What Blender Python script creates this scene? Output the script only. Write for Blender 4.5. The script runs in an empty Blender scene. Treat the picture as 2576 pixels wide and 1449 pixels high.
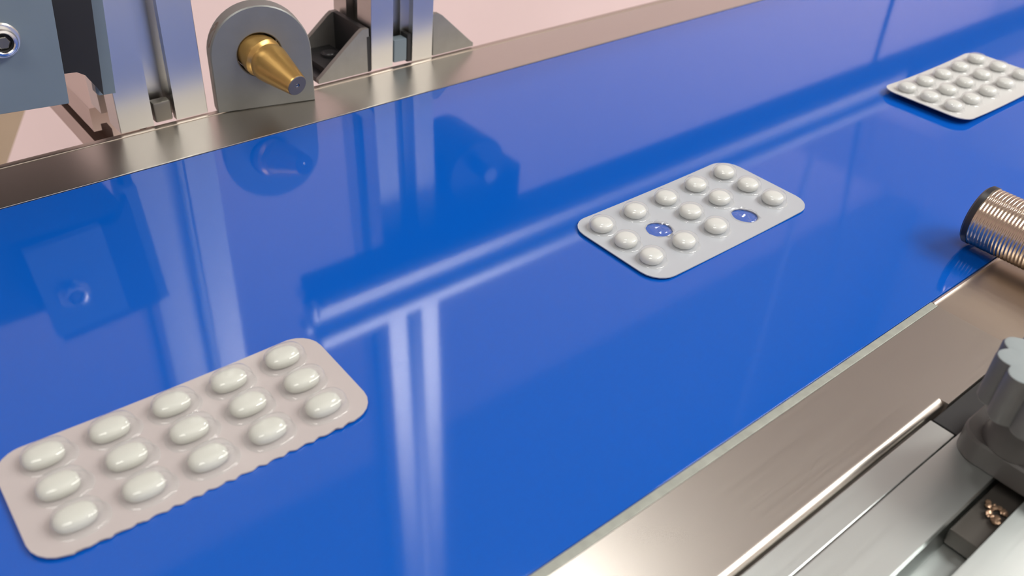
import bpy, bmesh, math, random
from mathutils import Vector, Matrix
random.seed(7)
scene = bpy.context.scene
C = scene.collection
MM = 0.001                                  # everything below is given in millimetres
def V(x, y, z): return Vector((x*MM, y*MM, z*MM))

# ------------------------------------------------------------------ camera
def make_camera():
    f, rx, ry, rz = 2255.8, -0.6346, -0.0719, -0.7347
    M = (Matrix.Rotation(rz, 3, 'Z') @ Matrix.Rotation(rx, 3, 'X') @ Matrix.Rotation(ry, 3, 'Y'))
    r, fw, up = M.col[0], M.col[1], M.col[2]
    cam = bpy.data.cameras.new('camera'); o = bpy.data.objects.new('camera', cam); C.objects.link(o)
    m = Matrix((( r[0], up[0], -fw[0], 0), (r[1], up[1], -fw[1], 0), (r[2], up[2], -fw[2], .210), (0, 0, 0, 1)))
    o.matrix_world = m
    cam.sensor_width = 36; cam.lens = 36*f/2576
    cam.clip_start = .005; cam.clip_end = 50
    cam.dof.use_dof = True; cam.dof.focus_distance = .385; cam.dof.aperture_fstop = 13
    scene.camera = o
make_camera()

# ------------------------------------------------------------------ world and exposure
w = bpy.data.worlds.new('world'); scene.world = w; w.use_nodes = True
w.node_tree.nodes['Background'].inputs[0].default_value = (.60, .56, .54, 1)
w.node_tree.nodes['Background'].inputs[1].default_value = .25
scene.view_settings.view_transform = 'Standard'
scene.view_settings.look = 'None'
scene.view_settings.exposure = -0.68
scene.view_settings.gamma = 1.0
scene.view_settings.use_curve_mapping = False
# ceiling lamps: centre x, y (mm), size x, y, strength
PANELS = [((2000, -550), (1000, 500), 23.0),  # extra panel, added to brighten the wall at the right
          ((1350, -1150), (1200, 600), 22.0),
          ((-900, -300), (1200, 600), 7.5)]
FILL_PANE = (-1200, 1400, 100, 1500, 0.6)      # x0, x1, z0, z1 (mm) on the front wall, strength of its added fill light
CEIL = 1900
LAMP = 90.0  # strength of the added lamp over the near rail
SPREAD = 122

# ------------------------------------------------------------------ materials
def mat(name, col, rough=.5, metal=0., ior=1.5, spec=None, coat=0., noise=None, bump=None, grain=None):
    m = bpy.data.materials.new(name); m.use_nodes = True
    nt = m.node_tree; b = nt.nodes['Principled BSDF']
    b.inputs['Base Color'].default_value = (*col, 1); b.inputs['Roughness'].default_value = rough
    b.inputs['Metallic'].default_value = metal; b.inputs['IOR'].default_value = ior
    b.inputs['Coat Weight'].default_value = coat
    if spec is not None: b.inputs['Specular IOR Level'].default_value = spec
    tc = nt.nodes.new('ShaderNodeTexCoord')
    if noise:                                # (scale in 1/m, amount) soft mottling of the colour
        n = nt.nodes.new('ShaderNodeTexNoise'); n.inputs['Scale'].default_value = noise[0]; n.inputs['Detail'].default_value = 5
        nt.links.new(tc.outputs['Object'], n.inputs['Vector'])
        mx = nt.nodes.new('ShaderNodeMix'); mx.data_type = 'RGBA'
        a = noise[1]
        mx.inputs['A'].default_value = (*[c*(1-a) for c in col], 1); mx.inputs['B'].default_value = (*[min(1, c*(1+a)) for c in col], 1)
        nt.links.new(n.outputs['Fac'], mx.inputs['Factor']); nt.links.new(mx.outputs['Result'], b.inputs['Base Color'])
    if grain:                                # (axis scale vector, roughness spread, bump) brushed metal
        mp = nt.nodes.new('ShaderNodeMapping'); mp.inputs['Scale'].default_value = grain[0]
        nt.links.new(tc.outputs['Object'], mp.inputs['Vector'])
        n = nt.nodes.new('ShaderNodeTexNoise'); n.inputs['Scale'].default_value = 1; n.inputs['Detail'].default_value = 4
        nt.links.new(mp.outputs['Vector'], n.inputs['Vector'])
        mr = nt.nodes.new('ShaderNodeMapRange'); mr.inputs['To Min'].default_value = rough-grain[1]; mr.inputs['To Max'].default_value = rough+grain[1]
        nt.links.new(n.outputs['Fac'], mr.inputs['Value']); nt.links.new(mr.outputs['Result'], b.inputs['Roughness'])
        bp = nt.nodes.new('ShaderNodeBump'); bp.inputs['Strength'].default_value = grain[2]; bp.inputs['Distance'].default_value = .00005
        nt.links.new(n.outputs['Fac'], bp.inputs['Height']); nt.links.new(bp.outputs['Normal'], b.inputs['Normal'])
    if bump:
        n = nt.nodes.new('ShaderNodeTexNoise'); n.inputs['Scale'].default_value = bump[0]; n.inputs['Detail'].default_value = 3
        nt.links.new(tc.outputs['Object'], n.inputs['Vector'])
        bp = nt.nodes.new('ShaderNodeBump'); bp.inputs['Strength'].default_value = bump[1]; bp.inputs['Distance'].default_value = bump[2]
        nt.links.new(n.outputs['Fac'], bp.inputs['Height']); nt.links.new(bp.outputs['Normal'], b.inputs['Normal'])
    return m
M_belt = mat('blue_belt', (.002, .088, .47), .065, ior=1.65)
M_steel = mat('brushed_steel', (.60, .565, .515), .31, 1., grain=((12, 900, 900), .03, .10), noise=None)
M_steel_y = mat('brushed_steel_cross', (.56, .50, .44), .34, 1., grain=((900, 12, 900), .05, .2))
M_bead = mat('steel_edge', (.36, .38, .34), .55, .6, noise=(260, .25))
M_alu = mat('aluminium_upright', (.66, .66, .64), .30, 1., grain=((900, 900, 20), .03, .05))
M_alu_x = mat('aluminium_rail', (.72, .77, .755), .34, 1., grain=((20, 900, 900), .03, .08))
M_alu_y = mat('aluminium_cross', (.62, .54, .49), .32, 1., grain=((700, 9, 700), .05, .2))
M_cast = mat('cast_aluminium', (.27, .262, .245), .45, .6, noise=(150, .12), bump=(900, .2, .0002))
M_hold = mat('grey_machined_metal', (.24, .245, .235), .45, .5, noise=(90, .10))
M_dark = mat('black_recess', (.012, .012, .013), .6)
M_blackpl = mat('black_plastic', (.022, .022, .024), .38, noise=(120, .2))
M_paint = mat('blue_grey_paint', (.155, .20, .235), .42, noise=(60, .06), bump=(1500, .08, .0001))
M_chrome = mat('chrome', (.78, .78, .76), .24, 1.)
M_screw = mat('dark_screw', (.20, .19, .17), .35, .9)
M_brass = mat('brass_nozzle', (.60, .37, .12), .30, .75, noise=(160, .12))
M_tip = mat('nozzle_face', (.12, .11, .11), .5, .1)
M_hole = mat('nozzle_bore', (.5, .5, .48), .2, 1.)
M_thread = mat('nickel_thread', (.66, .55, .44), .20, 1.)
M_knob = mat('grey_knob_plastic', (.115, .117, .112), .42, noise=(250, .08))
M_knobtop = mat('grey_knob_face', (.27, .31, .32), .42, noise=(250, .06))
M_lever = mat('grey_clamp_plastic', (.075, .072, .068), .42, noise=(200, .08))
M_sheet1 = mat('blister_film_rose', (.465, .42, .412), .30, noise=(30, .03), coat=.3)
M_sheet2 = mat('blister_film_white', (.42, .445, .48), .28, noise=(40, .03), coat=.3)
M_sheet3 = mat('blister_film_bright', (.55, .55, .54), .30, noise=(40, .03), coat=.3)
M_pill = mat('white_tablet', (.62, .63, .565), .45)
M_pill2 = mat('white_round_tablet', (.66, .67, .64), .42)
M_wall = mat('pink_wall_paint', (.80, .655, .665), .75, noise=(2.5, .03))
M_wallw = mat('cream_wall_paint', (.78, .72, .69), .8, noise=(2.5, .03))
M_ceil = mat('white_ceiling', (.55, .53, .50), .9, noise=(3, .02))
M_floor = mat('grey_floor', (.60, .52, .50), .5, noise=(4, .08))
M_tan = mat('tan_metal', (.42, .33, .24), .45, noise=(20, .08))
M_brown = mat('brown_card', (.66, .55, .52), .6, noise=(12, .1))
M_frame = mat('frame_metal', (.42, .40, .38), .45, .8, noise=(30, .08))
def clear_film(name='clear_pocket_film', milk=.17):
    m = bpy.data.materials.new(name); m.use_nodes = True; nt = m.node_tree
    for n in list(nt.nodes): nt.nodes.remove(n)
    out = nt.nodes.new('ShaderNodeOutputMaterial'); tr = nt.nodes.new('ShaderNodeBsdfTransparent'); gl = nt.nodes.new('ShaderNodeBsdfGlossy')
    di = nt.nodes.new('ShaderNodeBsdfDiffuse'); di.inputs[0].default_value = (.80, .82, .81, 1)
    tr.inputs[0].default_value = (.97, .97, .97, 1); gl.inputs['Roughness'].default_value = .08
    fr = nt.nodes.new('ShaderNodeFresnel'); fr.inputs[0].default_value = 1.5
    a = nt.nodes.new('ShaderNodeMixShader'); a.inputs[0].default_value = milk
    b = nt.nodes.new('ShaderNodeMixShader')
    nt.links.new(tr.outputs[0], a.inputs[1]); nt.links.new(di.outputs[0], a.inputs[2])
    ge = nt.nodes.new('ShaderNodeNewGeometry'); iv = nt.nodes.new('ShaderNodeMath'); iv.operation = 'SUBTRACT'; iv.inputs[0].default_value = 1
    mu = nt.nodes.new('ShaderNodeMath'); mu.operation = 'MULTIPLY'
    nt.links.new(ge.outputs['Backfacing'], iv.inputs[1]); nt.links.new(iv.outputs[0], mu.inputs[0]); nt.links.new(fr.outputs[0], mu.inputs[1])
    nt.links.new(mu.outputs[0], b.inputs[0]); nt.links.new(a.outputs[0], b.inputs[1]); nt.links.new(gl.outputs[0], b.inputs[2])
    nt.links.new(b.outputs[0], out.inputs[0]); return m
M_clear = clear_film(); M_burst = clear_film('burst_pocket_film', .05)
def emit(name, col, s):
    m = bpy.data.materials.new(name); m.use_nodes = True
    b = m.node_tree.nodes['Principled BSDF']; b.inputs['Base Color'].default_value = (.8, .8, .8, 1)
    b.inputs['Emission Color'].default_value = (*col, 1); b.inputs['Emission Strength'].default_value = s
    return m

# ------------------------------------------------------------------ mesh helpers
def box(bm, x0, x1, y0, y1, z0, z1, bev=0., seg=2):
    r = bmesh.ops.create_cube(bm, size=1)
    vs = r['verts']
    for v in vs:
        v.co = Vector(((x0+x1)/2+v.co.x*(x1-x0), (y0+y1)/2+v.co.y*(y1-y0), (z0+z1)/2+v.co.z*(z1-z0)))
    if bev:
        es = list({e for v in vs for e in v.link_edges})
        bmesh.ops.bevel(bm, geom=es, offset=bev, segments=seg, affect='EDGES', profile=.5)
def prism(bm, pts, fn, d0, d1):
    """extrude closed 2-D outline pts between depths d0 and d1; fn(a, b, d) -> 3-D point"""
    A = [bm.verts.new(fn(a, b, d0)) for a, b in pts]; B = [bm.verts.new(fn(a, b, d1)) for a, b in pts]
    n = len(pts)
    bm.faces.new(A); bm.faces.new(B[::-1])
    for i in range(n):
        bm.faces.new((A[i], B[i], B[(i+1) % n], A[(i+1) % n]))
def lathe(bm, prof, fn, seg=32, scale=lambda t: 1.):
    """prof: list of (radius, height along the axis); fn(x, y, h) -> 3-D point"""
    rings = []
    for r, h in prof:
        if r < 1e-6: rings.append([bm.verts.new(fn(0, 0, h))])
        else: rings.append([bm.verts.new(fn(r*scale(2*math.pi*k/seg)*math.cos(2*math.pi*k/seg), r*scale(2*math.pi*k/seg)*math.sin(2*math.pi*k/seg), h)) for k in range(seg)])
    for a, b in zip(rings, rings[1:]):
        for k in range(seg):
            k2 = (k+1) % seg
            if len(a) == 1 and len(b) == 1: continue
            if len(a) == 1: bm.faces.new((a[0], b[k], b[k2]))
            elif len(b) == 1: bm.faces.new((a[k], b[0], a[k2]))
            else: bm.faces.new((a[k], b[k], b[k2], a[k2]))
def obj(name, bm, m, parent=None, smooth=True, angle=35, origin=(0, 0, 0)):
    bmesh.ops.recalc_face_normals(bm, faces=bm.faces)
    o0 = Vector(origin)
    for v in bm.verts: v.co = (v.co-o0)*MM
    me = bpy.data.meshes.new(name); 
    if smooth:
        ca = math.radians(angle)
        for f in bm.faces: f.smooth = True
        for e in bm.edges:
            if len(e.link_faces) == 2 and e.calc_face_angle(0) > ca: e.smooth = False
    bm.to_mesh(me); bm.free()
    me.materials.append(m)
    o = bpy.data.objects.new(name, me); C.objects.link(o)
    o.location = o0*MM
    wn_ = o.modifiers.new('even_shading', 'WEIGHTED_NORMAL') if smooth else None
    if wn_: wn_.keep_sharp = True; wn_.weight = 100
    if parent is not None:
        o.parent = parent
        o.location = o0*MM - parent.matrix_basis.translation if not parent.parent else o0*MM - (parent.matrix_basis.translation + parent.parent.matrix_basis.translation)
    return o
def tag(o, label=None, cat=None, group=None, kind=None):
    if label: o['label'] = label
    if cat: o['category'] = cat
    if group: o['group'] = group
    if kind: o['kind'] = kind
    return o
def empty(name, loc, label, cat, group=None):
    o = bpy.data.objects.new(name, None); C.objects.link(o); o.location = V(*loc); o.empty_display_size = .01
    return tag(o, label, cat, group)
def B(): return bmesh.new()
def boxobj(name, ext, m, parent=None, bev=0., seg=2):
    bm = B(); box(bm, *ext, bev=bev, seg=seg)
    return obj(name, bm, m, parent, origin=((ext[0]+ext[1])/2, (ext[2]+ext[3])/2, (ext[4]+ext[5])/2))
def tslot(wx, wy, sx, sy, lip=4., cav=None, depth=13.):
    """outline of a T-slot profile, centred on 0; sx = slot width on the faces normal to y, sy = on the faces normal to x"""
    hx, hy = wx/2, wy/2; r = .55; pts = []
    def slot(px, py, tx, ty, half, n):
        # point list crossing a slot on the face centred at (px,py) with tangent t and inward normal n
        c = half+3.5
        return [(px-tx*half, py-ty*half), (px-tx*half+n[0]*lip, py-ty*half+n[1]*lip), (px-tx*c+n[0]*lip, py-ty*c+n[1]*lip),
                (px-tx*c+n[0]*(lip+3), py-ty*c+n[1]*(lip+3)), (px-tx*half*.8+n[0]*depth, py-ty*half*.8+n[1]*depth),
                (px+tx*half*.8+n[0]*depth, py+ty*half*.8+n[1]*depth), (px+tx*c+n[0]*(lip+3), py+ty*c+n[1]*(lip+3)),
                (px+tx*c+n[0]*lip, py+ty*c+n[1]*lip), (px+tx*half+n[0]*lip, py+ty*half+n[1]*lip), (px+tx*half, py+ty*half)]
    def corner(cx, cy, a0):
        return [(cx+r*math.cos(math.radians(a0+k*30)), cy+r*math.sin(math.radians(a0+k*30))) for k in range(4)]
    pts += slot(0, -hy, 1, 0, sx/2, (0, 1)) + corner(hx-r, -hy+r, 270)
    pts += slot(hx, 0, 0, 1, sy/2, (-1, 0)) + corner(hx-r, hy-r, 0)
    pts += slot(0, hy, -1, 0, sx/2, (0, -1)) + corner(-hx+r, hy-r, 90)
    pts += slot(-hx, 0, 0, -1, sy/2, (1, 0)) + corner(-hx+r, -hy+r, 180)
    return pts

# ------------------------------------------------------------------ room shell
X0, X1, Y0, Y1, ZF = -2300, 2600, -2400, 1000, -850
tag(boxobj('floor', (X0-100, X1+100, Y0-100, Y1+100, ZF-60, ZF), M_floor), kind='structure')
tag(boxobj('ceiling', (X0-100, X1+100, Y0-100, Y1+100, CEIL, CEIL+60), M_ceil), kind='structure')
tag(boxobj('wall_back', (X0-100, X1+100, Y1, Y1+80, ZF, CEIL), M_wall), kind='structure')
M_upper = mat('grey_upper_wall', (.36, .33, .32), .8, noise=(2.5, .03))
tag(boxobj('trim_1', (X0, X1, Y1-12, Y1-.5, 1050, CEIL-.5), M_upper), kind='structure')  # unseen grey sheet added to dim the wall's reflection in the belt
tag(boxobj('wall_front', (X0-100, X1+100, Y0-80, Y0, ZF, CEIL), M_wallw), kind='structure')
wx0, wx1, wz0, wz1, ws = FILL_PANE
wn = tag(boxobj('window_1', (wx0, wx1, Y0+.5, Y0+6, wz0, wz1), emit('window_daylight', (.93, .97, 1), ws)), kind='structure')  # unseen glowing pane added to light the back wall
bm = B()
for e in ((wx0-50, wx1+50, wz0-50, wz0), (wx0-50, wx1+50, wz1, wz1+50), (wx0-50, wx0, wz0, wz1), (wx1, wx1+50, wz0, wz1), ((wx0+wx1)/2-20, (wx0+wx1)/2+20, wz0, wz1)):
    box(bm, e[0], e[1], Y0+.5, Y0+40, e[2], e[3])
obj('window_frame', bm, M_ceil, wn, smooth=False, origin=(0, Y0, 700))
tag(boxobj('wall_left', (X0-80, X0, Y0, Y1, ZF, CEIL), M_wallw), kind='structure')
tag(boxobj('wall_right', (X1, X1+80, Y0, Y1, ZF, CEIL), M_wallw), kind='structure')
names = ['white ceiling light panel over the right end of the conveyor', 'white ceiling light panel over the right front of the room',
         'white ceiling light panel over the left of the room']
for i, ((cx, cy), (sx, sy), s) in enumerate(PANELS):
    t = empty('ceiling_light', (cx, cy, CEIL), names[i], 'ceiling light')
    bm = B()
    for e in ((cx-sx/2-25, cx+sx/2+25, cy-sy/2-25, cy-sy/2), (cx-sx/2-25, cx+sx/2+25, cy+sy/2, cy+sy/2+25),
              (cx-sx/2-25, cx-sx/2, cy-sy/2, cy+sy/2), (cx+sx/2, cx+sx/2+25, cy-sy/2, cy+sy/2)):
        box(bm, *e, CEIL-30, CEIL)
    obj('frame', bm, M_ceil, t, smooth=False, origin=(cx, cy, CEIL))
    boxobj('diffuser', (cx-sx/2, cx+sx/2, cy-sy/2, cy+sy/2, CEIL-22, CEIL-10), emit('lamp_panel_%d' % i, (1, .985, .94), s*.25), t)
    ld = bpy.data.lights.new('louvred_light', 'AREA'); ld.shape = 'RECTANGLE'; ld.size = sx*MM; ld.size_y = sy*MM
    ld.energy = s*math.pi*sx*sy*1e-6; ld.color = (1, .985, .94); ld.spread = math.radians(SPREAD)
    lo = bpy.data.objects.new('louvred_light', ld); C.objects.link(lo); lo.parent = t; lo.location = V(0, 0, -32)

# hooded lamp added out of view to put the highlight on the near rail
lamp = empty('inspection_lamp', (560, 500, 1020), 'small hooded lamp hanging over the near side of the conveyor', 'lamp')
LX, LY, LZ = 560, 500, 1020
bm = bmesh.new(); lathe(bm, [(0, 42), (22, 42), (30, 30), (70, 0), (72, -40), (69, -40), (67, 0), (28, 27), (0, 30)], lambda x, y, h: Vector((LX+x, LY+y, LZ+h)), 32)
obj('lamp_hood', bm, M_blackpl, lamp, origin=(LX, LY, LZ))
bm = bmesh.new(); lathe(bm, [(0, 4), (55, 4), (60, 6), (0, 8)], lambda x, y, h: Vector((LX+x, LY+y, LZ+h)), 32)
obj('lamp_disc', bm, emit('lamp_disc_light', (1, .98, .93), LAMP), lamp, origin=(LX, LY, LZ))
bm = bmesh.new(); lathe(bm, [(0, 42), (5, 42), (5, CEIL-LZ), (0, CEIL-LZ)], lambda x, y, h: Vector((LX+x, LY+y, LZ+h)), 12)
obj('lamp_rod', bm, M_blackpl, lamp, origin=(LX, LY, LZ))

# ------------------------------------------------------------------ conveyor
YN, YF = 106.4, 379.5                        # belt edges
conv = empty('machine_bed', (400, 243, -40), 'grey metal conveyor frame beneath the blue belt', 'conveyor')
boxobj('frame_body', (-900, 2300, 112, 374, -60, -4), M_frame, conv, 2)
for x in (-700, 2000):
    for y in (140, 346):
        boxobj('leg', (x-22, x+22, y-22, y+22, ZF, -60), M_frame, conv, 2)
bm = B(); box(bm, -950, 2350, YN, YF, -3, 0, bev=.4, seg=2)
tag(obj('conveyor_belt', bm, M_belt, origin=(700, 243, 0)), 'glossy blue conveyor belt carrying the blister packs', 'conveyor belt')

# far side rail (brushed steel cover, folded lip along its back)
far = empty('steel_side_rail', (700, 398, 0), 'brushed steel rail along the far edge of the blue belt', 'rail')
boxobj('rail_plate', (-900, 2300, YF+.4, 414, -30, .3), M_steel, far, .5)
boxobj('back_lip', (-900, 2300, 414.1, 418, -30, .7), M_steel_y, far, .5, 2)

# near side rail: cover that ends at x = 324, a lower plate beyond it
near = empty('steel_side_rail', (0, 88, 0), 'wide brushed steel rail along the near edge of the belt, lower right', 'rail')
bm = B()
pts = [(YN-3.6, -12), (YN-3.6, .1)]
pts += [(74.5, .1)] + [(71.6+2.9*math.sin(-a)+2.9, .1-2.6+2.6*math.cos(a)) for a in [math.radians(k) for k in (20, 40, 60, 80, 90)]]
pts += [(71.4, -12)]
prism(bm, pts, lambda a, b, d: Vector((d, a, b)), -900, 273)
obj('rail_cover', bm, M_steel, near, angle=50, origin=(0, 88, 0))
bm = B()
prism(bm, [(YN-3.6, -12), (YN-3.6, .1), (70.5, .1), (70.5, -12)], lambda a, b, d: Vector((d, a, b)), 273, 324)
obj('rail_cover_end', bm, M_steel, near, angle=50, origin=(300, 88, 0))
boxobj('edge_strip', (-900, 324, YN-3.5, YN-.4, -12, .35), M_bead, near, .25, 2)
plate = empty('steel_end_plate', (340, 88, 0), 'dull brown steel plate continuing the near rail under the sensor', 'plate')
bm = B()
prism(bm, [(YN-.4, -12), (YN-.4, -.3), (YN-1.5, .2), (YN-3, -.6), (50, -.6), (50, -12)], lambda a, b, d: Vector((d, a, b)), 324.6, 1400)
obj('plate_sheet', bm, M_steel_y, plate, angle=50, origin=(340, 88, 0))
strip = boxobj('aluminium_strip', (-900, 262, 61.6, 70.6, -14, -1.2), M_alu_x, None, .4)
tag(strip, 'narrow pale aluminium strip between the near rail and the slotted rail', 'strip')

# slotted aluminium rail in the lower right corner
def profile_x(name, x0, x1, yc, zc, wy, wz, s, m, parent=None, sf=None, depth=13.):
    bm = B(); pts = tslot(wy, wz, s, sf or s, depth=depth)
    prism(bm, pts, lambda a, b, d: Vector((d, yc+a, zc+b)), x0, x1)
    return obj(name, bm, m, parent, angle=30, origin=((x0+x1)/2, yc, zc))
sl = profile_x('slotted_aluminium_rail', -900, 900, 38.4, -22.5, 45, 45, 11, M_alu_x)
tag(sl, 'slotted aluminium rail under the grey star knob, lower right corner', 'rail')

# ------------------------------------------------------------------ uprights
def post(label, x0, x1, y0, y1, z0, z1, s0, s1, side0, side1):
    cx, cy = (x0+x1)/2, (y0+y1)/2
    bm = B(); pts = tslot(x1-x0, y1-y0, s1-s0, side1-side0, depth=11)
    # shift the front slot to where it is seen
    prism(bm, pts, lambda a, b, d: Vector((cx+a, cy+b, d)), z0, z1)
    t = empty('slotted_post', (cx, cy, z0), label, 'post', 'slotted aluminium posts on the far rail')
    obj('profile', bm, M_alu, t, angle=25, origin=(cx, cy, z0))
    return t
p1 = post('wide slotted aluminium post at left beside the round-topped nozzle holder', 114.5, 159, 416.6, 457, 1.5, 260, 131.5, 143, 430, 442)
boxobj('slot_nut', (132.5, 141.5, 418, 424, 1.5, 12), M_screw, p1, 1.0)
p2 = post('tall slotted aluminium post between two cast corner brackets', 256.7, 299, 416.6, 457, 1.5, 1100, 271, 284.5, 430, 442)
nut = boxobj('slot_nut', (272.5, 281.5, 417.4, 424, 2.5, 16), M_paint, p2, .8)
boxobj('slot_shim', (281.6, 284.2, 417.2, 424, 1.8, 18), M_dark, p2)
p2.rotation_euler = (0, math.radians(2.0), 0)

# cross beam bolted to the front of the tall post (seen in the belt)
cb = profile_x('cross_beam', 196, 1900, 401, 140, 30, 32, 8.5, M_alu, sf=17, depth=8.)
tag(cb, 'horizontal aluminium beam above the belt, seen only as its reflection', 'beam')
boxobj('cable_duct', (200, 1890, 386.3, 417, 118.5, 123.7), M_dark, cb, .5)  # black strip added to darken the beam's underside in the reflection
boxobj('front_cover', (860, 1890, 383.2, 385.8, 124, 157), M_blackpl, cb, .5)  # black sheet added to dim the beam's bright edges towards the right

# sub-frame member running back from the short post
bm = B(); pts = tslot(32, 33, 7, 7, depth=9)
prism(bm, pts, lambda a, b, d: Vector((129+a, d, -18+b)), 458, 990)
tag(obj('cross_member', bm, M_alu_y, angle=30, origin=(129, 700, -18)), 'brownish slotted profile running back below the left post', 'beam')

# ------------------------------------------------------------------ cast corner brackets
def corner_bracket(label, xw, sgn, x1):
    """xw = face against the post, sgn = +1 opens to the right, x1 = leg length"""
    t = empty('corner_bracket', (xw+sgn*x1/2, 436, 1.5), label, 'bracket', 'cast corner brackets at the tall post')
    zb = 1.6
    def f(a, b, d): return Vector((xw+sgn*a, d, zb+b))
    tri = [(0, 0), (x1, 0), (x1, 2.2), (x1-2, 3.6), (6.5, 23.4), (4, 25), (0, 25)]
    for (d0, d1) in ((416.8, 419.6), (449.5, 452.5)):
        bm = B(); prism(bm, tri, f, d0, d1); 
        obj('cheek', bm, M_cast, t, smooth=False, origin=(xw, d0, zb))
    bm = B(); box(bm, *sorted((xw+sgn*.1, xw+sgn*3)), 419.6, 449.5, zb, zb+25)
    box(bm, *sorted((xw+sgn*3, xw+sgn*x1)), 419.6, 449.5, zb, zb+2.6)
    obj('web', bm, M_blackpl if sgn < 0 else M_cast, t, smooth=False, origin=(xw, 436, zb))  # left web is coloured black for the shade inside the bracket
    bm = B()
    lathe(bm, [(0, 5.5), (3.2, 5.5), (3.6, 5), (5, 5), (5, 0), (5.5, 0), (5.5, -.4)], lambda x, y, h: Vector((xw+sgn*(15+x), 435+y, zb+3+h)), 20)
    obj('screw', bm, M_blackpl, t, origin=(xw+sgn*15, 435, zb))
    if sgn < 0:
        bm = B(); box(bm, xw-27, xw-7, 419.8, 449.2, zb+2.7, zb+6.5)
        obj('black_insert', bm, M_dark, t, smooth=False, origin=(xw-17, 435, zb))  # black block added as shade inside the left bracket
    return t
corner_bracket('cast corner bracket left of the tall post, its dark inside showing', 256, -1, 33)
corner_bracket('cast corner bracket right of the tall post, plain triangular cheek', 299.8, 1, 30)
boxobj_gap = boxobj('bracket_gasket', (254.6, 256.6, 416.7, 417.4, 1.6, 22), M_dark)  # plain black sliver between bracket and post
tag(boxobj_gap, 'thin black gasket between left corner bracket and tall post', 'gasket')

# ------------------------------------------------------------------ round-topped holder with brass nozzle
hold = empty('nozzle_holder', (188, 409, 0), 'grey round-topped metal holder with a brass nozzle', 'nozzle holder')
Au = Vector((164.0, 414.3, .3)); uu = Vector((.9722, -.2343, 0)).normalized(); nn = Vector((-.2343, -.9722, 0)).normalized()
def HP(a, b, d): return Au + uu*a + nn*d + Vector((0, 0, b))
TH = 9.5; R0 = 25.3; cu, cz = 24.6, 28.2
def arch(r, n=36):
    return [(cu+r*math.cos(math.pi*k/n), cz+r*math.sin(math.pi*k/n)) for k in range(n+1)]
holec = (23.6, 28.6); RH = 11.2
bm = B()
outer = arch(R0); nseg = 48
def outline_pt(ang):                         # ray from the hole centre to the arch outline
    dx, dz = math.cos(ang), math.sin(ang); best = 1e9
    # side walls and base
    for (px, nx) in ((cu-R0, -1), (cu+R0, 1)):
        if dx*nx > 1e-6:
            t = (px-holec[0])/dx; z = holec[1]+t*dz
            if 0 <= z <= cz: best = min(best, t)
    if dz < -1e-6:
        t = -holec[1]/dz
        if cu-R0-1e-4 <= holec[0]+t*dx <= cu+R0+1e-4: best = min(best, t)
    ox, oz = holec[0]-cu, holec[1]-cz; bq = ox*dx+oz*dz; cq = ox*ox+oz*oz-R0*R0
    t = -bq+math.sqrt(bq*bq-cq)
    if holec[1]+t*dz >= cz-1e-4: best = min(best, t)
    return (holec[0]+best*dx, holec[1]+best*dz)
angs = [2*math.pi*k/nseg for k in range(nseg)] + [math.atan2(-holec[1], cu-R0-holec[0]), math.atan2(-holec[1], cu+R0-holec[0])]
angs = sorted(a % (2*math.pi) for a in angs)
loops = []
for d, ro in ((-TH, 0), (-.6, 0), (0, .6)):
    oo = []
    for a in angs:
        q = outline_pt(a); L = math.hypot(q[0]-holec[0], q[1]-holec[1]); k = (L-ro)/L
        oo.append(bm.verts.new(HP(holec[0]+(q[0]-holec[0])*k, max(0, holec[1]+(q[1]-holec[1])*k), d)))
    loops.append(oo)
inn = [[bm.verts.new(HP(holec[0]+r*math.cos(a), holec[1]+r*math.sin(a), d)) for a in angs] for r, d in ((RH+.5, 0), (RH, -.5), (RH, -TH))]
chain = loops + inn + [loops[0]]
for a, b in zip(chain, chain[1:]):
    for k in range(len(angs)):
        k2 = (k+1) % len(angs); bm.faces.new((a[k], a[k2], b[k2], b[k]))
obj('holder_plate', bm, M_hold, hold, angle=40, origin=(188, 409, 0))
# oblong hole in the rounded rim, upper left
bm = B(); a0 = math.radians(152)
rc = Vector((0, 0, 0))
def rimpt(s, t, h):                          # s along the arc (mm), t across the thickness, h outwards
    a = a0+s/R0; return HP(cu+(R0+h)*math.cos(a), cz+(R0+h)*math.sin(a), -TH/2+t)
top = [bm.verts.new(rimpt(7*math.cos(k*math.pi/10), 2.6*math.sin(k*math.pi/10), .12)) for k in range(20)]
bot = [bm.verts.new(rimpt(7.6*math.cos(k*math.pi/10), 3.1*math.sin(k*math.pi/10), -.3)) for k in range(20)]
bm.faces.new(top)
for k in range(20): bm.faces.new((top[k], bot[k], bot[(k+1) % 20], top[(k+1) % 20]))
obj('rim_slot', bm, mat('rim_slot_brown', (.20, .155, .13), .5, .3), hold, origin=(188, 409, 0))
# nozzle
ax = (nn*28+uu*11.5+Vector((0, 0, -7.2))).normalized(); e1 = ax.cross(Vector((0, 0, 1))).normalized(); e2 = e1.cross(ax).normalized()
N0 = HP(holec[0], holec[1], 0)
def NP(x, y, h): return N0 + e1*x + e2*y + ax*h
noz = B()
lathe(noz, [(0, -10), (9.4, -10), (9.6, -3), (10.4, 0), (10.4, 3.2), (9.6, 4.4), (9.0, 5.0), (9.0, 6.0), (9.7, 6.6), (9.9, 8.6), (9.5, 11), (5.6, 29.2), (5.3, 29.8)], NP, 40)
no = obj('nozzle', noz, M_brass, hold, angle=25, origin=tuple(N0))
bm = B(); lathe(bm, [(5.3, 29.8), (5.1, 30.2), (1.3, 30.2), (1.2, 29.4)], NP, 32)
obj('nozzle_tip', bm, M_tip, no, origin=tuple(N0))
bm = B(); lathe(bm, [(1.25, 29.7), (.9, 30.0), (.45, 29.8), (.45, 28.8), (0, 28.8)], NP, 20)
obj('orifice', bm, M_hole, no, origin=tuple(N0))
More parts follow.
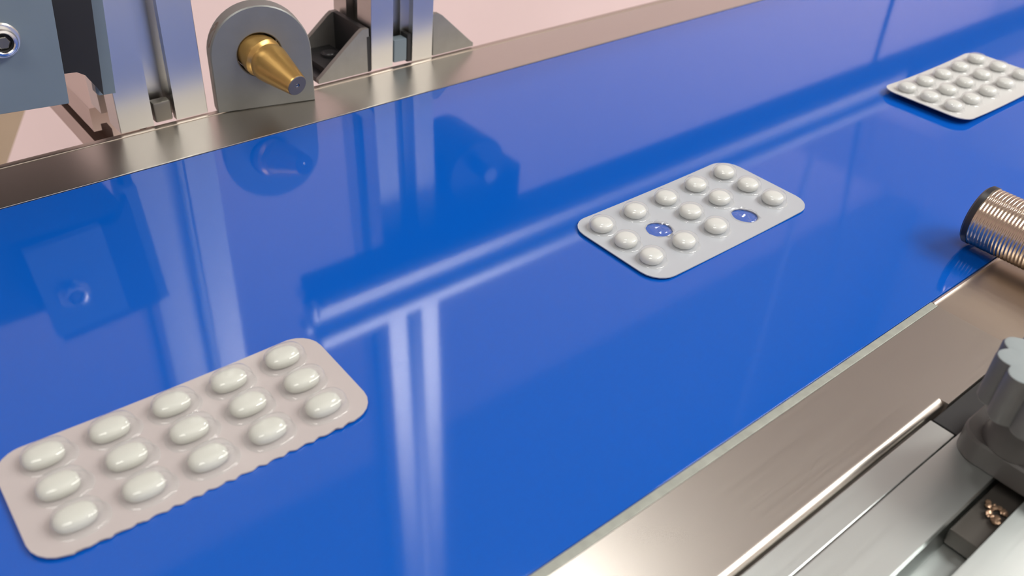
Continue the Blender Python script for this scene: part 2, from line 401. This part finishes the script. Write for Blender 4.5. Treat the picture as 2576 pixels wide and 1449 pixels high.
bm = B(); lathe(bm, [(RH-.05, -TH+.2), (0, -TH+.2)], lambda x, y, h: HP(holec[0]+x, holec[1]+y, h), 40)
obj('bore_back', bm, M_dark, hold, origin=(188, 409, 0))

# ------------------------------------------------------------------ painted bracket with bolt, upper left
br = empty('painted_bracket', (88, 400, 24), 'blue-grey painted bracket with a chrome socket bolt, upper left', 'bracket')
tilt = Matrix.Rotation(math.radians(4), 3, 'Y'); pc = Vector((90.5, 400, 31.4))
def tilted(bm):
    for v in bm.verts: v.co = pc + tilt @ (v.co-pc)
bm = B(); box(bm, 55, 90.5, 396, 400.5, 31.4, 84, bev=.5); tilted(bm)
obj('front_plate', bm, M_paint, br, origin=tuple(pc))
bm = B(); box(bm, 58, 86, 400.6, 407, 38, 82); tilted(bm)
obj('spacer_block', bm, M_blackpl, br, smooth=False, origin=tuple(pc))
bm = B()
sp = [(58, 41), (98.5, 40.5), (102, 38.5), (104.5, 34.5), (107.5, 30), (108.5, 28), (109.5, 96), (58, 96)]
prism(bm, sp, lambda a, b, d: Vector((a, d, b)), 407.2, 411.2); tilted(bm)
obj('rubber_pad', bm, M_dark, br, smooth=False, origin=tuple(pc))  # black sheet standing for the shade in the bracket's recess
bm = B()
prism(bm, [(106.6, 27.6), (107.8, 26.3), (115.2, 26.3), (115.2, 98), (106.6, 98)], lambda a, b, d: Vector((a, d, b)), 411.6, 416.2); tilted(bm)
obj('side_flange', bm, M_paint, br, smooth=False, origin=tuple(pc))
boxobj('dark_body', (10, 110, 417, 520, 40, 84), M_blackpl, br, 2)
bc = pc + tilt @ (Vector((68.8, 396, 62.4))-pc)
def bolt(parent, c, s=1.):
    f = lambda x, y, h: Vector((c.x+x, c.y-h, c.z+y))
    bm = B(); lathe(bm, [(0, 0), (7.4, 0), (7.4, .5), (6.8, 1.1), (5.6, 1.1)], f, 36); w_ = obj('washer', bm, M_chrome, parent, origin=tuple(c))
    bm = B(); lathe(bm, [(5.6, .8), (5.7, 3.2), (5.2, 3.9), (4.3, 4.1), (3.9, 3.7), (3.8, 2.2)], f, 36); h_ = obj('bolt_head', bm, M_chrome, parent, origin=tuple(c))
    bm = B(); lathe(bm, [(3.85, 2.9), (3.3, 2.4), (3.3, 1.8), (0, 1.8)], f, 36); obj('socket', bm, M_dark, h_, origin=tuple(c))
    bm = B(); lathe(bm, [(2.7, 1.6), (2.7, 3.2), (2.3, 3.5), (0, 3.5)], f, 6); obj('hex_pin', bm, M_screw, h_, smooth=False, origin=tuple(c))
bolt(br, bc)

# ------------------------------------------------------------------ dark round housing hung on the tall post (reflected in the belt)
hs = empty('round_motor', (335, 432, 78), 'black round motor beside the tall post, seen in the belt', 'motor')
bm = B(); lathe(bm, [(0, -22), (22, -22), (24, -20), (24, 20), (22, 22), (0, 22)], lambda x, y, h: Vector((332+x, 432+h, 84+y)), 36)
obj('motor_can', bm, M_blackpl, hs, origin=(335, 432, 78))
bm = B(); lathe(bm, [(0, -36), (5, -36), (5, -22)], lambda x, y, h: Vector((332+x, 432+h, 80+y)), 20)
obj('shaft', bm, M_screw, hs, origin=(335, 432, 78))
boxobj('mount_block', (305, 380, 420, 448, 96, 123), M_blackpl, hs, 2)

# ------------------------------------------------------------------ threaded sensor over the belt, right
SX, SZ, SR = 380., 15.2, 13.5
sens = empty('threaded_sensor', (SX, 70, SZ), 'round nickel sensor with a threaded barrel reaching over the belt from the right', 'sensor')
bm = B(); pitch = 1.55; seg = 48; ytip = 121.; n = 40; sub = 4
rings = []
for i in range(n*sub+1):
    ring = []
    for k in range(seg):
        ph = i/sub + k/seg; y = ytip-1.9-pitch*i/sub - pitch*k/seg*0
        fr = (i/sub + k/seg) % 1.
        r = SR - .15 - .45*abs(2*fr-1)
        if i < 3: r = min(r, SR-.7)
        a = 2*math.pi*k/seg
        ring.append(bm.verts.new((SX+r*math.cos(a), y, SZ+r*math.sin(a))))
    rings.append(ring)
for a, b in zip(rings, rings[1:]):
    for k in range(seg): bm.faces.new((a[k], a[(k+1) % seg], b[(k+1) % seg], b[k]))
obj('threaded_barrel', bm, M_thread, sens, angle=60, origin=(SX, 70, SZ))
bm = B(); lathe(bm, [(SR-.8, ytip-3.4), (SR-.05, ytip-3.2), (SR-.1, ytip-1.0), (SR-1.1, ytip), (SR-3, ytip+.1), (0, ytip+.1)], lambda x, y, h: Vector((SX+x, h, SZ+y)), 48)
obj('sensor_cap', bm, M_blackpl, sens, origin=(SX, 70, SZ))
sh = empty('sensor_clamp', (SX, 56, 0), 'black clamp block holding the threaded sensor on the end plate', 'clamp')
bm = B()
sq = [(SX-22, -.5), (SX+22, -.5), (SX+22, 34), (SX-22, 34)]
hs_ = [math.radians(45+90*0+k*11.25) for k in range(32)]
def sqpt(a):
    c, s = math.cos(a), math.sin(a); zc = SZ
    t = min([(22/abs(c)) if abs(c) > 1e-6 else 1e9, ((34-zc)/s if s > 1e-6 else 1e9), ((-.5-zc)/s if s < -1e-6 else 1e9)])
    return SX+t*c, zc+t*s
aa = sorted([a % (2*math.pi) for a in hs_]+[math.atan2(sy_, sx_) % (2*math.pi) for sx_, sy_ in ((22, 34-SZ), (-22, 34-SZ), (-22, -.5-SZ), (22, -.5-SZ))])
L4 = []
for (kind, y) in (('o', 58), ('o', 44), ('i', 44), ('i', 58)):
    L4.append([bm.verts.new((*( (sqpt(a)[0], y, sqpt(a)[1]) if kind == 'o' else (SX+(SR+.1)*math.cos(a), y, SZ+(SR+.1)*math.sin(a)) ),)) for a in aa])
for a, b in zip(L4, L4[1:]+L4[:1]):
    for k in range(len(aa)): bm.faces.new((a[k], a[(k+1) % len(aa)], b[(k+1) % len(aa)], b[k]))
obj('clamp_block', bm, M_blackpl, sh, smooth=False, origin=(SX, 56, 0))

# ------------------------------------------------------------------ clamp lever and star knob, lower right
lev = empty('clamp_plate', (266, 35, 0), 'dark grey plastic clamp plate with rounded end under the star knob', 'clamp')
bm = B(); x0, x1, yt = 252.6, 285., 60.; r = 9; pts = []
pts += [(x0+r-r*math.cos(math.radians(k)), yt-r+r*math.sin(math.radians(k))) for k in range(0, 91, 10)]
pts += [(x1-r+r*math.sin(math.radians(k)), yt-r+r*math.cos(math.radians(k))) for k in range(0, 91, 10)]
pts += [(x1, -10), (x0, -10)]
A_ = [bm.verts.new((a, b, .15)) for a, b in pts]; Bv = [bm.verts.new((a, b, 8.0)) for a, b in pts]
cxm, cym = (x0+x1)/2, 30
Cv = [bm.verts.new((a+(cxm-a)*.045, b+(cym-b)*.02, 8.8)) for a, b in pts]
for P, Q in ((A_, Bv), (Bv, Cv)):
    for k in range(len(pts)): bm.faces.new((P[k], P[(k+1) % len(pts)], Q[(k+1) % len(pts)], Q[k]))
bm.faces.new(A_[::-1]); bm.faces.new(Cv)
obj('plate_body', bm, M_lever, lev, angle=30, origin=(266, 35, 0))
bm = B(); lathe(bm, [(0, 8.7), (10.5, 8.7), (10.5, 10), (9.5, 22.9), (0, 22.9)], lambda x, y, h: Vector((262.8+x, 44.6+y, h)), 28)
obj('collar', bm, M_lever, lev, origin=(262.8, 44.6, 8.7))
kn = empty('star_knob', (262.8, 44.6, 20), 'light grey plastic star knob with scalloped rim at the right edge', 'knob')
NL = 10
def lobe(r, a):                              # rounded lobes, sharp-ish valleys
    t = (a-math.radians(120))*NL/2
    return r*(1-.17*(1-abs(math.cos(t))**.8))
def knob_ring(bm, r, z, seg=200, k_=1.):
    return [bm.verts.new((262.8+lobe(r, 2*math.pi*k/seg)*math.cos(2*math.pi*k/seg), 44.6+lobe(r, 2*math.pi*k/seg)*math.sin(2*math.pi*k/seg), z)) for k in range(seg)]
bm = B(); R = 17.3
rg = [knob_ring(bm, r, z) for r, z in ((R-2.5, 23.0), (R-.6, 23.1), (R, 24.0), (R, 39.6), (R-.5, 40.4))]
for a, b in zip(rg, rg[1:]):
    for k in range(len(a)): bm.faces.new((a[k], a[(k+1) % len(a)], b[(k+1) % len(a)], b[k]))
bm.faces.new(rg[0][::-1])
obj('knob_body', bm, M_knob, kn, angle=40, origin=(262.8, 44.6, 20))
bm = B(); rg = [knob_ring(bm, r, z) for r, z in ((R-.5, 40.4), (R-1.2, 40.7), (R-5, 40.7))]
for a, b in zip(rg, rg[1:]):
    for k in range(len(a)): bm.faces.new((a[k], a[(k+1) % len(a)], b[(k+1) % len(a)], b[k]))
bm.faces.new(rg[-1])
obj('knob_face', bm, M_knobtop, kn, angle=40, origin=(262.8, 44.6, 20))

jb = boxobj('joint_block', (262.5, 330, 50, 70.2, -16, -1.0), M_dark, None, .6)  # black block put in as the shade of the gap at the rail end
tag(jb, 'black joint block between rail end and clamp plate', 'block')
tag(boxobj('slot_slider', (228, 330, 33.6, 43.2, -12.6, -6), mat('dark_slider', (.10, .09, .08), .4, .4), None, .5), 'dark steel slider bar in the rail slot under the clamp', 'slider')  # dark bar added in place of shade inside the slot
# debris in the slot beneath the clamp
bm = B()
for k in range(16):
    cx, cy = 240+random.random()*8, 34.6+random.random()*7; s = .5+random.random()*.8
    r_ = bmesh.ops.create_icosphere(bm, subdivisions=1, radius=s)
    for v in r_['verts']: v.co = Vector((v.co.x*1.3*random.uniform(.7, 1.3)+cx, v.co.y*random.uniform(.7, 1.3)+cy, v.co.z*.6-4.6))
tag(obj('metal_shavings', bm, mat('coppery_shaving', (.45, .30, .20), .35, .8), origin=(246, 38, -5)), 'tiny coppery shavings lying on the dark slider in the rail slot', 'debris', kind='stuff')

# ------------------------------------------------------------------ blister packs
def stad(a, b, f, k, seg):
    """point k of a stadium outline with half axes a, b scaled by f"""
    t = 2*math.pi*k/seg; c, s = math.cos(t), math.sin(t)
    return ((a-b)*f*max(-1, min(1, c*1.6)) + b*f*c, b*f*s)
def capmesh(bm, prof, a, b, h, cx, cy, z0, seg, closed_bottom=False, jit=0.):
    rings = []
    for f, hh in prof:
        if f == 0: rings.append([bm.verts.new((cx, cy, z0+hh*h))]); continue
        rings.append([])
        for k in range(seg):
            x, y = stad(a, b, f, k, seg)
            j = jit*random.uniform(-1, 1) if f < 1.0 else 0
            rings[-1].append(bm.verts.new((cx+x+j*.3, cy+y+j*.3, z0+hh*h+j)))
    for p, q in zip(rings, rings[1:]):
        for k in range(seg):
            k2 = (k+1) % seg
            if len(q) == 1: bm.faces.new((p[k], p[k2], q[0]))
            elif len(p) == 1: bm.faces.new((p[0], q[k2], q[k]))
            else: bm.faces.new((p[k], p[k2], q[k2], q[k]))
TAB = [(0, 0), (.6, .0), (.92, .10), (1., .26), (1., .52), (.96, .66), (.84, .83), (.62, .95), (.35, 1.), (0, 1.01)]
POC = [(1.16, .0), (1.05, .03), (1., .14), (.97, .42), (.93, .66), (.84, .85), (.66, .96), (.4, 1.), (0, 1.)]
def mesh_from(name, bm, m):
    bmesh.ops.recalc_face_normals(bm, faces=bm.faces)
    for f in bm.faces: f.smooth = True
    for v in bm.verts: v.co *= MM
    me = bpy.data.meshes.new(name); bm.to_mesh(me); bm.free(); me.materials.append(m); return me
def pack(label, cx, cy, ang, L, W, cr, su, sv, oval, m_sheet, m_pill, empties=(), bow=.6, z0=.25, tooth=0., off=(0, 0), tilt=(0, 0), grid=(0, 0)):
    t = empty('blister_pack', (cx, cy, 0), label, 'blister pack', 'blister packs on the belt')
    t.rotation_euler = (0, 0, math.radians(ang))
    def zs(u, v): return z0 + bow*(abs(2*u/L)**2.2) + tilt[0]*(u/L+.5) + tilt[1]*(.5-v/W)
    th = .45
    vs = [-W/2, -W/2+.35, -W/2+1.0] + [-W/2+cr*q for q in (.25, .45, .7, 1.)] + [(-W/2+cr)+(W-2*cr)*q/8 for q in range(1, 8)] + [W/2-cr*q for q in (1., .7, .45, .25)] + [W/2-1.0, W/2-.35, W/2-.08, W/2]
    vs = sorted(set(vs)); nu = 120
    def half(v):
        d = abs(v)-(W/2-cr)
        return L/2 if d <= 0 else L/2-cr+math.sqrt(max(0, cr*cr-d*d))
    bm = B(); T = []; D = []
    for j, v in enumerate(vs):
        h = half(v); rt = []; rd = []
        for i in range(nu+1):
            u = (2*i/nu-1)*h; vv = v
            if j < 3 and tooth: 
                ph = (u/5.2) % 1.; vv = v + (1-j/3)*(tooth*(abs(2*ph-1)*1.2-.6)+.12*math.sin(u*1.9))
            rt.append(bm.verts.new((u, vv, zs(u, v)+th))); rd.append(bm.verts.new((u, vv, zs(u, v))))
        T.append(rt); D.append(rd)
    for j in range(len(vs)-1):
        for i in range(nu):
            bm.faces.new((T[j][i], T[j][i+1], T[j+1][i+1], T[j+1][i])); bm.faces.new((D[j][i], D[j+1][i], D[j+1][i+1], D[j][i+1]))
        bm.faces.new((T[j][0], T[j+1][0], D[j+1][0], D[j][0])); bm.faces.new((T[j][nu], D[j][nu], D[j+1][nu], T[j+1][nu]))
    for i in range(nu):
        bm.faces.new((T[0][i+1], T[0][i], D[0][i], D[0][i+1])); bm.faces.new((T[-1][i], T[-1][i+1], D[-1][i+1], D[-1][i]))
    so = obj('backing_sheet', bm, m_sheet, None, angle=50)
    if empties:
        bm = B()
        for (r_, c_) in empties:
            ux, vy = (c_-2)*su+grid[0], (1-r_)*sv+grid[1]
            A = []; Bq = []; n = 22
            for k in range(n):
                rr = 5.9*(1+.04*math.sin(k*.57+r_*2)+.035*random.uniform(-1, 1)); a = 2*math.pi*k/n
                A.append(bm.verts.new((ux+rr*math.cos(a), vy+rr*math.sin(a), -2))); Bq.append(bm.verts.new((ux+rr*math.cos(a), vy+rr*math.sin(a), 6)))
            bm.faces.new(A[::-1]); bm.faces.new(Bq)
            for k in range(n): bm.faces.new((A[k], A[(k+1) % n], Bq[(k+1) % n], Bq[k]))
        cut = obj('cutter', bm, m_sheet, None)
        md = so.modifiers.new('holes', 'BOOLEAN'); md.operation = 'DIFFERENCE'; md.solver = 'EXACT'; md.object = cut
        bpy.context.view_layer.update()
        dg = bpy.context.evaluated_depsgraph_get()
        me = bpy.data.meshes.new_from_object(so.evaluated_get(dg)); so.modifiers.clear(); so.data = me
        bpy.data.objects.remove(cut)
    so.parent = t
    (ta, tb, th_), (pa, pb, ph_) = oval
    bm = B(); capmesh(bm, TAB, ta, tb, th_, 0, 0, 0, 32); tme = mesh_from('tablet', bm, m_pill)
    bm = B(); capmesh(bm, POC, pa, pb, ph_, 0, 0, 0, 36); pme = mesh_from('pocket', bm, M_clear)
    for r_ in range(3):
        for c_ in range(5):
            ux, vy = (c_-2)*su+grid[0], (1-r_)*sv+grid[1]; z = zs(ux, vy)+th
            if (r_, c_) in empties:
                bm = B(); capmesh(bm, POC, pa*.96, pb*.96, 1.5, 0, 0, 0, 26, jit=.6)
                me = mesh_from('pocket', bm, M_burst)
                for p in me.polygons: p.use_smooth = False
                po = bpy.data.objects.new('pocket', me); C.objects.link(po); po['label'] = 'burst empty pocket showing the blue belt'
                po.parent = t; po.location = V(ux, vy, z); continue
            po = bpy.data.objects.new('pocket', pme); C.objects.link(po); po.parent = t
            po.location = V(ux, vy, z+.02)
            to = bpy.data.objects.new('tablet', tme); C.objects.link(to); to.parent = po
            to.location = V(off[0]+random.uniform(-.15, .15), off[1]+random.uniform(-.12, .12), .06)
            to.rotation_euler = (0, 0, random.uniform(-.04, .04))
    return t
pack('rose-grey blister pack of oblong white tablets, nearest the camera at lower left', 59.2, 209.4, -1.0, 106.0, 48.0, 9.5, 19.44, 14.2,
     ((5.9, 4.2, 4.6), (7.6, 5.5, 5.3)), M_sheet1, M_pill, tooth=.75, bow=.9, off=(-.75, .25))
pack('white blister pack with two burst empty pockets, middle of the belt', 293.8, 205.8, .3, 107.0, 53.6, 10.0, 20.83, 14.7,
     ((5.05, 4.85, 4.3), (6.3, 6.0, 4.9)), M_sheet2, M_pill2, empties=((1, 1), (2, 3)), bow=.6, off=(-.3, .2), grid=(-1.7, 1.2))
pack('full white blister pack of round tablets, farthest at the right edge', 547.5, 208.5, -.1, 107.5, 53.6, 9.0, 20.83, 14.7,
     ((5.05, 4.85, 4.3), (6.3, 6.0, 4.9)), M_sheet3, M_pill2, bow=1.6, z0=2.0, off=(-.3, .2), grid=(-1.7, 1.2))

# ------------------------------------------------------------------ things behind the machine and above it
bm = B()
def bar(bm, a, b, w_, d_):
    a, b = Vector(a), Vector(b); ax_ = (b-a).normalized(); s = ax_.cross(Vector((0, 1, 0))).normalized()*w_/2; y = Vector((0, d_/2, 0))
    A = [bm.verts.new(a+i*s+j*y) for i, j in ((-1, -1), (1, -1), (1, 1), (-1, 1))]; Bq = [bm.verts.new(b+i*s+j*y) for i, j in ((-1, -1), (1, -1), (1, 1), (-1, 1))]
    bm.faces.new(A); bm.faces.new(Bq[::-1])
    for k in range(4): bm.faces.new((A[k], A[(k+1) % 4], Bq[(k+1) % 4], Bq[k]))
bar(bm, (-262, 900, -846), (168, 900, -121), 60, 20)
tag(obj('leaning_bar', bm, M_tan, smooth=False, origin=(-262, 900, -845)), 'leaning tan metal bar behind the conveyor at the far left edge', 'bar')
# thin black cable hanging behind the cross beam
bm = B(); cpts = [(1052, 520, 60), (1050, 520, 124), (1052, 520, 200), (1060, 520, 282), (1112, 520, 489), (1150, 520, 640), (1200, 520, 790), (1240, 520, 1100), (1250, 520, 1890)]
P = [Vector(p) for p in cpts]; prev = None
for p in P:
    ring = [bm.verts.new(p+Vector((2.8*math.cos(k*math.pi/4), 2.8*math.sin(k*math.pi/4), 0))) for k in range(8)]
    if prev:
        for k in range(8): bm.faces.new((prev[k], prev[(k+1) % 8], ring[(k+1) % 8], ring[k]))
    else: bm.faces.new(ring)
    prev = ring
bm.faces.new(prev)
tag(obj('hanging_cable', bm, M_blackpl, origin=(1052, 520, 60)), 'thin dark cable hanging behind the belt, seen as a line in its gloss', 'cable')
# brown guard panel hanging over the belt far to the right
cab = empty('guard_panel', (1115, 470, 292), 'brown guard panel hanging over the far end of the belt, seen only in its gloss', 'panel')
boxobj('panel_sheet', (1108, 1122, 296, 640, 292, 386), M_brown, cab, 3)
for y in (330, 600): boxobj('hanger_rod', (1112, 1118, y-3, y+3, 386, CEIL-1), M_frame, cab, 1)
print('TRIS', sum(len(o.data.polygons) for o in scene.objects if o.type == 'MESH'))
